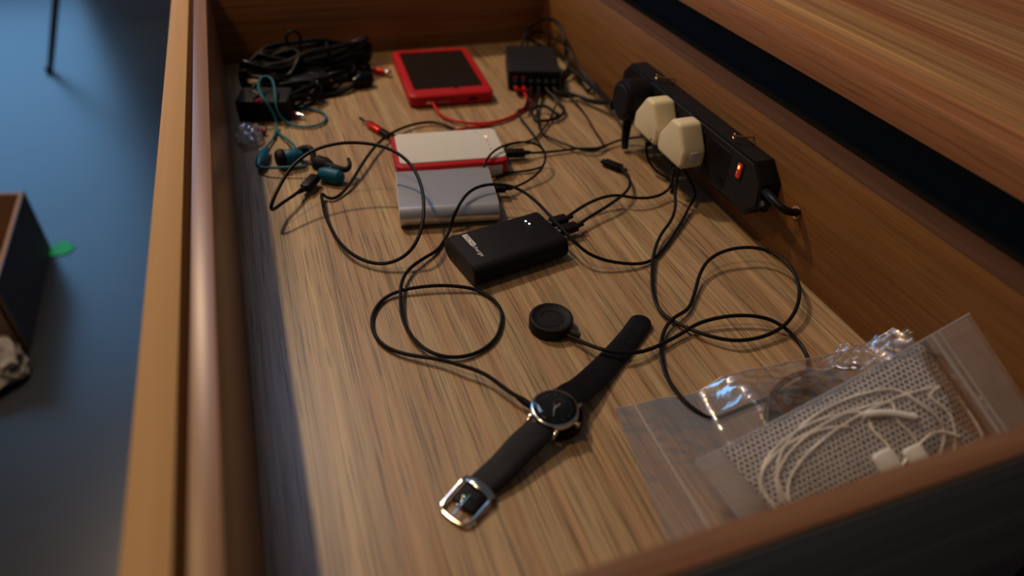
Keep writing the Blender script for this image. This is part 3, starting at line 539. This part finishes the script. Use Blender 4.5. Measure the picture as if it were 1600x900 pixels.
part('hole_rim', lathe([(4.4, 0), (6.2, 0), (6.2, .6), (4.4, .6)], 24), plain('raw_wood_rim', (.45, .3, .18), .8), ps)
hr = bpy.data.objects['hole_rim']; hr.location = Vector((446.0-435, CAB['mains_cord'][-1][1]-585, CAB['mains_cord'][-1][2]-31))*MM; hr.rotation_euler = (0, -PI/2, 0)
for i, (y, z, y2, z2) in enumerate(((655, 93.5, 648, 92), (499, 94.5, 494, 93.5))):
    s = thing('screw_hook', ('brass screw eye above the far end of the power strip', 'brass screw eye above the orange switch end of the power strip')[i], 'screw', (446, y, z), 0)
    part('shank', tube([(427, y, z), (434, (y+y2)/2, z-.5), (447.5, y2, z2)], 1.1, 8, 2), M_brass, s, True)
    ring = [(425.5+2.6*math.cos(a), y+.5*math.cos(a), z+2.9*math.sin(a)) for a in [2*PI*k/20 for k in range(20)]]
    ring = [(426+.8*math.cos(2*PI*k/20), y+2.7*math.cos(2*PI*k/20), z+2.7*math.sin(2*PI*k/20)) for k in range(20)]
    part('eye', tube(ring, .8, 8, raw=True, closed=True), M_brass, s, True)

def uk_plug(yc, zc, label, x0=395, x1=423.2):
    p = thing('mains_plug', label, 'plug', (423, yc, zc-22), 0, None)
    poly = [(yc-24, zc-22), (yc+24, zc-22), (yc+26.5, zc-15), (yc+26, zc-2), (yc+8, zc+23), (yc-8, zc+23), (yc-26, zc-2), (yc-26.5, zc-15)]
    b = prism(poly, x0, x1, plane='yz')
    ed = [e for e in b.edges]
    bmesh.ops.bevel(b, geom=ed, offset=4.2*MM, segments=4, affect='EDGES', profile=.5)
    part('plug_body', b, M_cream, p, True)
    part('fuse_cover', box_bm(409, yc-26.4, zc-8, 9, .8, 12, .3), M_white, p, True)
    part('cord_boot', barrel((x0+12, yc-1, zc-20), (x0+8, yc-1, zc-34), [(0, 5), (.5, 4), (1, 3)], 14), M_black, p, True, label='black cord boot')
    return p
uk_plug(613, 64, 'cream white three-pin plug next to the black round plug')
uk_plug(557, 64, 'cream white three-pin plug nearest to the orange switch')
ap = thing('adapter_plug', 'black round-backed adapter plug at the far end of the power strip', 'plug', (423, 668, 35), 0)
part('plug_body', barrel((423, 668, 62), (391, 668, 62), [(0, 24), (.35, 25), (.8, 25), (.95, 23), (1, 19)], 40), M_black, ap, True)
part('face_disc', barrel((391.2, 668, 62), (389.8, 668, 62), [(0, 20), (1, 18)], 40), M_blackm, ap, True)
part('cord_boot', tube([(405, 668, 40), (404, 666, 28), (402, 662, 14), (400, 655, 5)], lambda t: 6.5-2.5*t, 14), M_black, ap, True)

# ------------------------------------------------------------------ watch on its cradle
wt = thing('wristwatch', 'black analogue watch with steel case and open black leather strap', 'watch', (153.5, 287.5, 9), 0)
wcx, wcy = 153.5, 287.5
part('case', lathe([(0, 9.4), (14, 9.4), (16.2, 11), (17.6, 13.5), (17.9, 16), (17.5, 17.8), (16.6, 18.6), (16.0, 18.7), (15.9, 17.6), (0, 17.6)], 72, wcx, wcy), M_steel, wt, True, label='polished steel case')
dial = part('dial', lathe([(0, 17.9), (15.7, 17.9), (15.7, 17.2)], 64, wcx, wcy), M_dial, wt, True)
ax = Vector((.815, .58, 0)).normalized()      # towards twelve o'clock, along the strap
sd = Vector((ax.y, -ax.x, 0))
def dpt(a, b_, z): v = Vector((wcx, wcy, 0))+ax*a+sd*b_; return (v.x, v.y, z)
part('hand', brick(dpt(-2.2, 0, 18.5), dpt(5.5, 1.2, 18.5), 1.0, .35, .1), M_hand, dial, True)
part('hand', brick(dpt(2.0, -1.2, 18.9), dpt(-8.2, 3.6, 18.9), .8, .3, .1), M_hand, dial, True)
for k in range(12):
    a = 2*PI*k/12; c_, s_ = math.cos(a), math.sin(a)
    part('hour_mark', brick(dpt(13.4*c_, 13.4*s_, 18.05), dpt(11.4*c_, 11.4*s_, 18.05), .45, .2), plain('hour_mark_grey', (.10, .10, .11), .4) if k == 0 else bpy.data.materials['hour_mark_grey'], dial, True, flat=True)
part('sub_dial_ring', tube([tuple(Vector((wcx, wcy, 18.0))+ax*(5.5+4*math.cos(2*PI*i/28))+sd*(4*math.sin(2*PI*i/28))) for i in range(28)], .14, 6, raw=True, closed=True), M_grey, dial, True)
part('crystal', lathe([(15.9, 18.4), (15.2, 19.4), (12.5, 20.4), (8, 21.2), (3, 21.5), (0, 21.55)], 64, wcx, wcy), M_lens, wt, True, label='domed glass')
part('crown', barrel(dpt(-1, 17.2, 14.5), dpt(-1, 21, 14.5), [(0, 2.2), (1, 2.2)], 20), M_steel, wt, True)
for s1 in (1, -1):
    for s2 in (1, -1):
        part('lug', brick(dpt(s1*13.0, s2*11.2, 14.5), dpt(s1*20.5, s2*11.2, 11.0), 2.2, 4.2, .7), M_steel, wt, True)
def ribbon(path, widths, th, n_side=5, crown=.8):
    """padded strap along a path: path in mm, widths in mm"""
    P = relax(smooth_path(path, 2.0), 3); b = bmesh.new(); rings = []
    for i, p in enumerate(P):
        t_ = (P[min(i+1, len(P)-1)]-P[max(i-1, 0)]).normalized(); side = Vector((0, 0, 1)).cross(t_).normalized(); up = t_.cross(side)
        q_ = i/(len(P)-1)*(len(widths)-1); k = min(int(q_), len(widths)-2); w_ = widths[k]+(widths[k+1]-widths[k])*(q_-k)
        ring = []
        for j in range(n_side*2+1):
            a = -1+j/n_side; ring.append(p+side*a*w_/2+up*(th*(.5+crown*.5*(1-a**4))-.0))
        for j in range(n_side*2, -1, -1):
            a = -1+j/n_side; ring.append(p+side*a*w_/2*.99-up*th*.5)
        rings.append([b.verts.new(v*MM) for v in ring])
    for A, B in zip(rings, rings[1:]):
        for k in range(len(A)): b.faces.new((A[k], A[(k+1) % len(A)], B[(k+1) % len(A)], B[k]))
    b.faces.new(rings[0][::-1]); b.faces.new(rings[-1]); bmesh.ops.recalc_face_normals(b, faces=b.faces[:]); return b
up_path = [dpt(17.5, 0, 13), dpt(22, 0, 12.5), (182, 305, 9.5), (200, 317, 5), (225, 334, 2.8), (250, 352, 2.4), (268, 366, 3.2)]
us = part('strap', ribbon(up_path, [22, 22, 21.5, 20.5, 19.5, 19, 18.8], 2.6), M_leather, wt, True, label='long strap half with buckle holes')
ea = (Vector((268, 366, 0))-Vector((250, 352, 0))).normalized(); es_ = Vector((ea.y, -ea.x, 0))
tip = [Vector((266.5, 364.8, 0))+ea*(9.4*math.sin(a))+es_*(9.4*math.cos(a)) for a in [PI*i/12 for i in range(13)]]
part('strap_tip', prism([(v.x, v.y) for v in tip], 1.6, 5.0, .5, 2), M_leather, us, True)
for k in range(7):
    c_ = Vector((258, 358, 0))-ea*(7.0*k)
    part('buckle_hole', lathe([(0, 5.25), (1.1, 5.25), (1.1, 4.8)], 12, c_.x, c_.y, -.1 if k < 3 else .05), M_dark, us, True)
lo_path = [dpt(-17.5, 0, 13), dpt(-22, 0, 12.5), (122, 268.5, 10.5), (105, 258.5, 7.5), (88, 251, 4.5), (76, 243.5, 3.6)]
ls = part('strap', ribbon(lo_path, [22, 22, 21.5, 20.5, 19.5, 18.5], 3.2), M_leather, wt, True, label='short strap half with the buckle')
# buckle
ba = Vector((-.84, -.545, 0)).normalized(); bs = Vector((ba.y, -ba.x, 0)); bc = Vector((83.5, 248.5, 0))
def bq(a, b_, z): v = bc+ba*a+bs*b_; return (v.x, v.y, z)
bk = part('buckle', tube([bq(2, 11, 6), bq(2, 12, 5), bq(10, 12, 4), bq(22, 11.5, 3), bq(25.5, 9, 2.6), bq(26.5, 0, 2.4), bq(25.5, -9, 2.6), bq(22, -11.5, 3), bq(10, -12, 4), bq(2, -12, 5), bq(2, -11, 6)], 1.25, 10, 1.5, rx=1), M_steel, wt, True, label='polished steel buckle frame')
part('buckle_bar', ribbon([bq(0, 12.3, 5), bq(-.5, 8, 8.0), bq(-.5, 0, 9.2), bq(-.5, -8, 8.0), bq(0, -12.3, 5)], [5.5, 5.5, 5.5], 1.0), M_steel, bk, True, label='broad shiny top bar')
part('buckle_tongue', tube([bq(8, 0, 6.6), bq(16, 0, 6), bq(25, 0, 4.6)], .75, 8, 2), M_steel, bk, True)
for a, b_ in ((11, 2.4), (14.2, 0.9), (18.2, 1.8)):
    part('rivet', lathe([(0, 1.2), (.9, .9), (1.3, 0)], 12, *bq(a, b_, 0)[:2], 6.2), M_steel, bk, True)
part('strap_fold', brick(bq(2, 0, 4.2), bq(16.5, 0, 3.8), 19, 4.2, 1.4), M_leather, ls, True)

# ------------------------------------------------------------------ blue sports earphones
ep = thing('earphones', 'blue and black sports earphones with hooked ear fins and tangled blue cable', 'earphones', (10, 720, 0), 0)
for k, r_ in (('blue_right', 1.6), ('blue_left', 1.4), ('blue_left2', 1.5), ('blue_in', 1.5)):
    part('cable', tube(CAB[k], r_, 10, 3), M_bluec, ep, True)
part('remote', barrel((-13, 762, 7), (-25, 717, 8), [(0, 2), (.15, 4), (.4, 5.6), (.75, 5.6), (.9, 4), (1, 2.2)], 18), M_blue, ep, True, label='blue in-line remote')
e1 = part('earbud', barrel((2, 722, 12), (24, 722, 12), [(0, 7), (.2, 9), (.6, 9), (.85, 7.5), (1, 5)], 24), M_blue, ep, True, label='blue earbud housing')
part('ear_tip', barrel((5, 722, 12), (-6, 721, 12), [(0, 9.5), (.3, 11), (.75, 10), (1, 6)], 24), M_blackm, e1, True, label='black rubber tip')
part('ear_fin', tube([(20, 735, 10), (30, 732, 16), (36, 722, 16), (34, 712, 10)], lambda t: 5.5-2.5*t, 12), M_blackm, e1, True)
e2 = part('earbud', barrel((38, 684, 8), (60, 668, 8), [(0, 6.5), (.2, 8.5), (.6, 9), (.85, 8.5), (1, 5)], 24), M_blue, ep, True, label='blue earbud housing')
part('ear_tip', barrel((34, 703, 13), (50, 690, 11), [(0, 5), (.2, 9), (.7, 9.5), (1, 7)], 24), M_blackm, e2, True, label='black rubber tip')
part('ear_fin', tube([(44, 694, 13), (54, 680, 15), (66, 674, 14), (71, 682, 16), (70.5, 690, 19)], lambda t: 5.4-3.6*t, 12, 2), M_blackm, e2, True, label='black hooked fin')
part('trim_ring', tube([(48, 680, 16), (56, 678, 16.5), (63, 673, 13)], 1.1, 8, 2), M_bluec, e2, True)

# ------------------------------------------------------------------ tangle of black cables in the far left corner
def hank(name, label, c0, c1, half, r_, n, z0, z1, seed, mat=M_cable, group='coiled black cables in the far corner', sag=6):
    rnd = random.Random(seed); P = []
    c0, c1 = Vector(c0), Vector(c1); ax_ = (c1-c0).normalized(); sd_ = Vector((ax_.y, -ax_.x, 0)); L_ = (c1-c0).length
    for k in range(n):
        h = half*(.55+.55*rnd.random()); zc = z0+(z1-z0)*rnd.random(); l0 = -8*rnd.random(); l1 = L_+8*rnd.random(); jt = rnd.uniform(-7, 7)
        for i in range(14):
            a = 2*PI*i/14
            t_ = .5-.5*math.cos(a); s_ = math.sin(a)
            q_ = c0+ax_*(l0+(l1-l0)*t_)+sd_*(h*s_*(.6+.4*abs(s_))+jt*math.sin(PI*t_))
            z = zc+rnd.uniform(-sag, sag)*.6+sag*math.sin(a*2+k)
            P.append((q_.x+rnd.uniform(-2, 2), q_.y+rnd.uniform(-2, 2), max(r_+.3, z)))
    t_ = thing(name, label, 'cable', (c0.x, c0.y, 0), 0)
    part('cable', tube(P, r_, 8, 5, rx=2), mat, t_, True)
    return t_
h1 = hank('coiled_power_cord', 'thick black power cord bundled in long loops against the far side of the drawer', (2, 962, 0), (146, 988, 0), 30, 3.5, 10, 10, 42, 3)
part('cord_tie', tube([(92, 945, 5), (88, 950, 38), (90, 985, 44), (94, 1006, 20), (95, 1004, 4)], 2.4, 8), M_dark, h1, True)
h2 = hank('coiled_power_cord', 'black power cord heaped in the far left corner of the drawer', (-24, 930, 0), (45, 955, 0), 30, 3.0, 8, 8, 40, 8)
h3 = hank('coiled_cable', 'thin black cable bundle in front of the heap, behind the blue cable loop', (-18, 885, 0), (60, 893, 0), 24, 1.9, 10, 4, 26, 5)
h4 = hank('coiled_cable', 'thin black cable sprawling from the heap towards the red tablet', (60, 925, 0), (118, 945, 0), 18, 1.8, 6, 3, 22, 12)
ad = thing('power_adapter', 'black rectangular power adapter block beside the left drawer wall', 'adapter', (-5, 868, 0), -14)
part('housing', prism(rrect(64, 46, 5, 4), .5, 27, 2.5, 3), M_blackm, ad)
part('seam', box_bm(0, 0, 14, 64.5, 46.5, .5), M_dark, ad)
ad2 = thing('power_adapter', 'black adapter block under the heap of cords', 'adapter', (45, 925, 0), 12)
part('housing', prism(rrect(70, 42, 5, 4), .5, 26, 2.5, 3), M_black, ad2)
part('seam', box_bm(0, 0, 14, 70.5, 42.5, .5), M_dark, ad2)
pl_ = thing('mains_plug', 'black glossy plug end lying between the cord heap and the red tablet', 'plug', (128, 925, 0), 20)
part('plug_body', barrel((-16, 0, 10), (14, 3, 10), [(0, 5), (.3, 9.5), (.8, 11), (.93, 9.5), (1, 6)], 20), M_gloss, pl_)
part('cord', tube([(-14, 0, 9), (-34, -8, 5), (-60, -4, 4), (-80, 6, 6)], 3, 10), M_cable, pl_)
rp = thing('audio_plug', 'red metal plug with silver tip pointing at the tablet corner', 'plug', (155, 963, 0), 0)
part('plug_body', barrel((150, 967, 7), (165, 957, 6), [(0, 3.6), (.1, 4.2), (.9, 4.2), (1, 3.6)], 18), M_redm, rp, True, label='red metal sleeve')
part('plug_tip', barrel((165, 957, 6), (172, 952.5, 6), [(0, 3.4), (.7, 3.6), (1, 2.8)], 18), M_steel, rp, True, label='silver tip')
part('cord', tube([(150, 967, 7), (140, 973, 7), (125, 975, 9), (100, 965, 12)], 2.2, 10), M_cable, rp, True)
rq = thing('audio_plug', 'red metal plug with silver tip inside the blue cable loop', 'plug', (22, 848, 0), 0)
part('plug_body', barrel((15, 856, 6), (28, 847, 5.5), [(0, 3.0), (.1, 3.6), (.9, 3.6), (1, 3)], 18), M_redm, rq, True, label='red metal sleeve')
part('plug_tip', barrel((28, 847, 5.5), (37, 840.5, 5), [(0, 2.8), (.6, 2.9), (.65, 2.2), (1, 2.2)], 18), M_steel, rq, True, label='silver tip')
part('cord', tube([(15, 856, 6), (5, 864, 6), (-4, 880, 10)], 1.8, 10), M_cable, rq, True)
def ring_loop(name, label, c, rr, r_, mat, tilt=0):
    t_ = thing(name, label, 'cable', (c[0], c[1], 0)); P = [(c[0]-rr*.6, c[1]-6, c[2]-rr*1.7)]
    for i in range(13):
        a = -2.3+i*(4.4/12)*1.05; P.append((c[0]+rr*math.sin(a), c[1]+3*math.sin(a*.5), c[2]+rr*math.cos(a)))
    P.append((c[0]+rr*.9, c[1]-4, c[2]-rr*1.9)); part('cable', tube(P, r_, 10, 2), mat, t_, True); return t_
ring_loop('cable_loop', 'small upright loop of black cable standing above the cord heap', (46, 978, 56), 10, 2.0, M_cable)
pr1 = thing('micro_plug', 'small pink ended plug at the left of the cord heap above the adapter', 'plug', (-14, 850, 0))
part('plug_body', barrel((-17, 838, 31), (-7, 845, 31), [(0, 1.6), (1, 1.6)], 10), plain('pink_red_plug', (.35, .02, .06), .4), pr1, True)
part('cord', tube([(-17, 838, 31), (-19, 848, 30), (-12, 862, 28.5)], 1.2, 8), M_cable, pr1, True)
pr2 = thing('micro_plug', 'small dull red plug low beside the left drawer wall', 'plug', (-22, 815, 0))
part('plug_body', barrel((-28, 826, 5), (-12, 808, 4.5), [(0, 2.6), (.8, 3), (1, 2.6)], 14), plain('dull_red_plug', (.22, .015, .02), .45), pr2, True)
part('cord', tube([(-28, 826, 5), (-36, 840, 4), (-38, 862, 4)], 2.0, 8), M_cable, pr2, True)
gw = thing('plastic_wrap', 'crumpled greyish clear wrap scrap beside the left drawer wall', 'wrap', (-28, 800, 0))
part('film', crumple((-30, 802, 9), (15, 22, 9), 9, 4), M_film, gw, True)

# ------------------------------------------------------------------ plastic bags
def sheet(fn, nu, nv, u0=0, u1=1, v0=0, v1=1):
    b = bmesh.new(); G = [[b.verts.new(Vector(fn(u0+(u1-u0)*i/nu, v0+(v1-v0)*j/nv))*MM) for j in range(nv+1)] for i in range(nu+1)]
    for i in range(nu):
        for j in range(nv): b.faces.new((G[i][j], G[i+1][j], G[i+1][j+1], G[i][j+1]))
    return b
def lerp(a, b_, t_): return a+(b_-a)*t_
def bil(A, B, Cc, D, u_, v_): return [lerp(lerp(A[k], B[k], u_), lerp(D[k], Cc[k], u_), v_) for k in range(3)]
def ss(a, b_, x): x = max(0, min(1, (x-a)/(b_-a))); return x*x*(3-2*x)
# bag lying flat, its zip end at the left
BA, BB, BC, BD = (203, 285, 1.5), (441, 270, 24), (441, 138, 20), (186, 176, 1.5)
def bag2(u_, v_, top=True):
    p = bil(BA, BB, BC, BD, u_, v_)
    if u_ < .3: p[1] -= 3*math.sin(u_*30)*.3
    pouch = ss(.27, .40, u_)*(1-ss(.9, 1, u_)*.4)
    edge = ss(0, .28, v_)*ss(0, .3, 1-v_)
    h = pouch*(16+6*edge)*ss(-.14, .04, v_) if top else 0
    nz = noise.noise(Vector((u_*9, v_*6, 1.3)))*2.4+noise.noise(Vector((u_*26, v_*17, 4)))*1.5
    q_ = p[2]*(.0 if u_ < .9 else (u_-.9)*10)
    z = 2.2+h+q_+(nz*(.25+pouch) if top else 0)+(.9 if top else 0)
    return (p[0]+nz*.4*pouch, p[1]+pouch*(0 if top else -2), max(z, .6 if not top else 1.2))
b2 = thing('zip_bag', 'crinkled clear zip bag lying flat with a black cable inside, beneath the other bag', 'bag', (300, 220, 0))
part('film', sheet(lambda a, b_: bag2(a, b_), 90, 50), M_film2, b2, True, angle=180)
part('film', sheet(lambda a, b_: bag2(a, b_, False), 20, 10), M_film2, b2, True, angle=180)
part('zip_seal', tube([bag2(.065+.05*t_/10, t_/10) for t_ in range(11)], .9, 6), M_zip, b2, True, label='raised zip line')
part('edge_seal', tube([bag2(t_/24, 0) for t_ in range(25)], .5, 6), M_zip, b2, True)
def wrinkle(u_, v_):
    n1 = noise.noise(Vector((u_*5, v_*4, 9)))*7+noise.noise(Vector((u_*13, v_*11, 2)))*3.5
    p = bil((385, 282, 4), (443, 262, 44), (443, 232, 30), (380, 250, 10), u_, v_)
    return (min(p[0], 444), p[1]+n1*.3, max(1.5, p[2]+n1+9*math.sin(PI*u_)*math.sin(PI*v_)))
part('crumpled_end', sheet(wrinkle, 40, 30), M_film2, b2, True, angle=180)
# dark adapter cable in that bag
bc2 = thing('coiled_cable', 'black cable and dark adapter seen hazily inside the lower bag', 'cable', (340, 240, 0))
P = [(300, 226, 6), (303, 236, 8), (312, 250, 12), (328, 262, 14), (348, 268, 15), (366, 266, 15), (378, 256, 14), (384, 244, 12), (378, 232, 10), (355, 226, 9), (330, 232, 10), (338, 248, 13), (358, 258, 15), (385, 264, 14), (408, 262, 12)]
part('cable', tube([(x-2, y-4, z) for x, y, z in P], 2.4, 10), M_cable, bc2, True)
part('adapter_block', prism(rrect(66, 36, 8, 5), 2, 15, 4, 3), M_black, bc2); bpy.data.objects['adapter_block'].location = Vector((6, 2, 0))*MM; bpy.data.objects['adapter_block'].rotation_euler = (0, 0, .25)

# upper bag, tilted against the back wall
UA, UB, UC, UD = (218.4, 208.1, 30), (436, 223.3, 91), (443.5, 148, 52), (240, 141, 7)
nrm = (Vector(UB)-Vector(UA)).cross(Vector(UA)-Vector(UD)).normalized()*-1
if nrm.z < 0: nrm = -nrm
def bag1(u_, v_, off=0, crk=1):
    p = Vector(bil(UA, UB, UC, UD, u_, v_))
    inner = ss(0, .14, u_)*ss(0, .12, .86-u_)
    bulge = inner*(8*math.sin(PI*min(1, max(0, v_)))**.7)
    nz = (noise.noise(Vector((u_*7, v_*3, 5)))*2.0+noise.noise(Vector((u_*20, v_*9, 8)))*.8)*crk
    sag = -3*math.sin(PI*u_)*(1-v_)
    p = p+nrm*(bulge+nz*(.4+.6*inner)+off)+Vector((0, 0, sag))
    return (min(p.x, 445.2), p.y, max(p.z, 1.0))
b1 = thing('zip_bag', 'clear zip bag with white cable over white netted foam, leaning on the back wall', 'bag', (330, 185, 0))
part('film', sheet(lambda a, b_: bag1(a, b_), 90, 40), M_film, b1, True, angle=180)
part('film', sheet(lambda a, b_: tuple(Vector(bil(UA, UB, UC, UD, a, b_))+nrm*-4.5+Vector((0, 0, -3*math.sin(PI*a)*(1-b_)))), 24, 10), M_film, b1, True, angle=180)
part('zip_seal', tube([bag1(.855, t_/10, .4) for t_ in range(11)], 1.3, 6), M_zip, b1, True, label='raised zip line')
part('zip_seal', tube([bag1(.88, t_/10, .4) for t_ in range(11)], .9, 6), M_zip, b1, True)
part('edge_seal', tube([bag1(t_/30, 0) for t_ in range(31)], .6, 6), M_zip, b1, True)
part('edge_seal', tube([bag1(0.0, t_/10) for t_ in range(11)], .6, 6), M_zip, b1, True)
# netted foam sheet inside
ns = thing('foam_sheet', 'sheet of grey foam covered by a white honeycomb net inside the tilted bag', 'foam sheet', (330, 190, 20))
U0, U1, V0, V1 = .09, .84, .01, .995
part('backing', sheet(lambda a, b_: bag1(a, b_, -3.4, .3), 60, 24, U0, U1, V0, V1), M_netb, ns, True)
def hexnet():
    b = bmesh.new(); LU, LV = 226.0, 76.0; s = 2.2; wd = .42; jr = random.Random(3); J = {}
    E = {}
    ku = int(LU*(U1-U0)/(s*math.sqrt(3)))-1; kv = int(LV*(V1-V0)/(s*1.5))
    for i in range(ku):
        for j in range(kv):
            cx = (i+.5*(j % 2))*s*math.sqrt(3); cy = j*s*1.5
            vs = [(round(cx+s*math.sin(PI/3*k), 2), round(cy+s*math.cos(PI/3*k), 2)) for k in range(6)]
            for k in range(6):
                e = tuple(sorted((vs[k], vs[(k+1) % 6]))); E[e] = 1
    for (p, q_) in E:
        dx, dy = q_[0]-p[0], q_[1]-p[1]; L_ = math.hypot(dx, dy); nx, ny = -dy/L_*wd, dx/L_*wd
        vv = []
        for (x, y), sg in ((p, 1), (q_, 1), (q_, -1), (p, -1)):
            if (x, y) not in J: J[(x, y)] = (jr.uniform(-.45, .45), jr.uniform(-.4, .4))
            X, Y = x+nx*sg+J[(x, y)][0], y+ny*sg+J[(x, y)][1]
            vv.append(b.verts.new(Vector(bag1(min(U1, max(U0, U0+X/LU)), min(V1, max(V0, V0+Y/LV)), -2.4, .3))*MM))
        b.faces.new(vv)
    return b
part('honeycomb_net', hexnet(), M_net, ns, True, flat=True, kind='stuff')
# white earphones on the foam
we = thing('earphones', 'white wired earphones coiled inside the tilted clear bag', 'earphones', (300, 185, 25))
rnd = random.Random(4); P = []
for k in range(5):
    cu, cv = .30+.05*k+rnd.uniform(-.02, .02), .62+rnd.uniform(-.05, .05); ru_, rv_ = .22+.035*k*rnd.uniform(.6, 1.2), .42+rnd.uniform(-.08, .06)
    for i in range(16):
        a = 2*PI*i/16+.8
        P.append(bag1(min(.80, max(.10, cu+ru_*math.cos(a)+(cu*0))), min(.97, max(.05, cv-rv_*math.sin(a))), -.9, .4))
part('cable', tube(P, .95, 8, 3), M_wcable, we, True)
part('remote', tube([bag1(.50, .30, -.2, .3), bag1(.56, .36, -.2, .3), bag1(.63, .50, -.2, .3)], 2.6, 10), M_cardw, we, True)
for (a, b_, s_) in ((.47, .70, 1), (.56, .76, .9)):
    c_ = Vector(bag1(a, b_, -1.0, .3))
    e_ = part('earbud', prism(rrect(15*s_, 15*s_, 3.5, 5), -3, 3.5, 1.4, 2), M_cardw, we, label='white square-ended piece')
    e_.location = (c_-Vector((300, 185, 25)))*MM; e_.rotation_euler = (math.radians(32), math.radians(-14), 0)
part('cable', tube([bag1(.50, .78, -.6, .3), bag1(.58, .70, 0, .3), bag1(.66, .66, 0, .3), bag1(.72, .78, -.4, .3)], .9, 8), M_wcable, we, True)
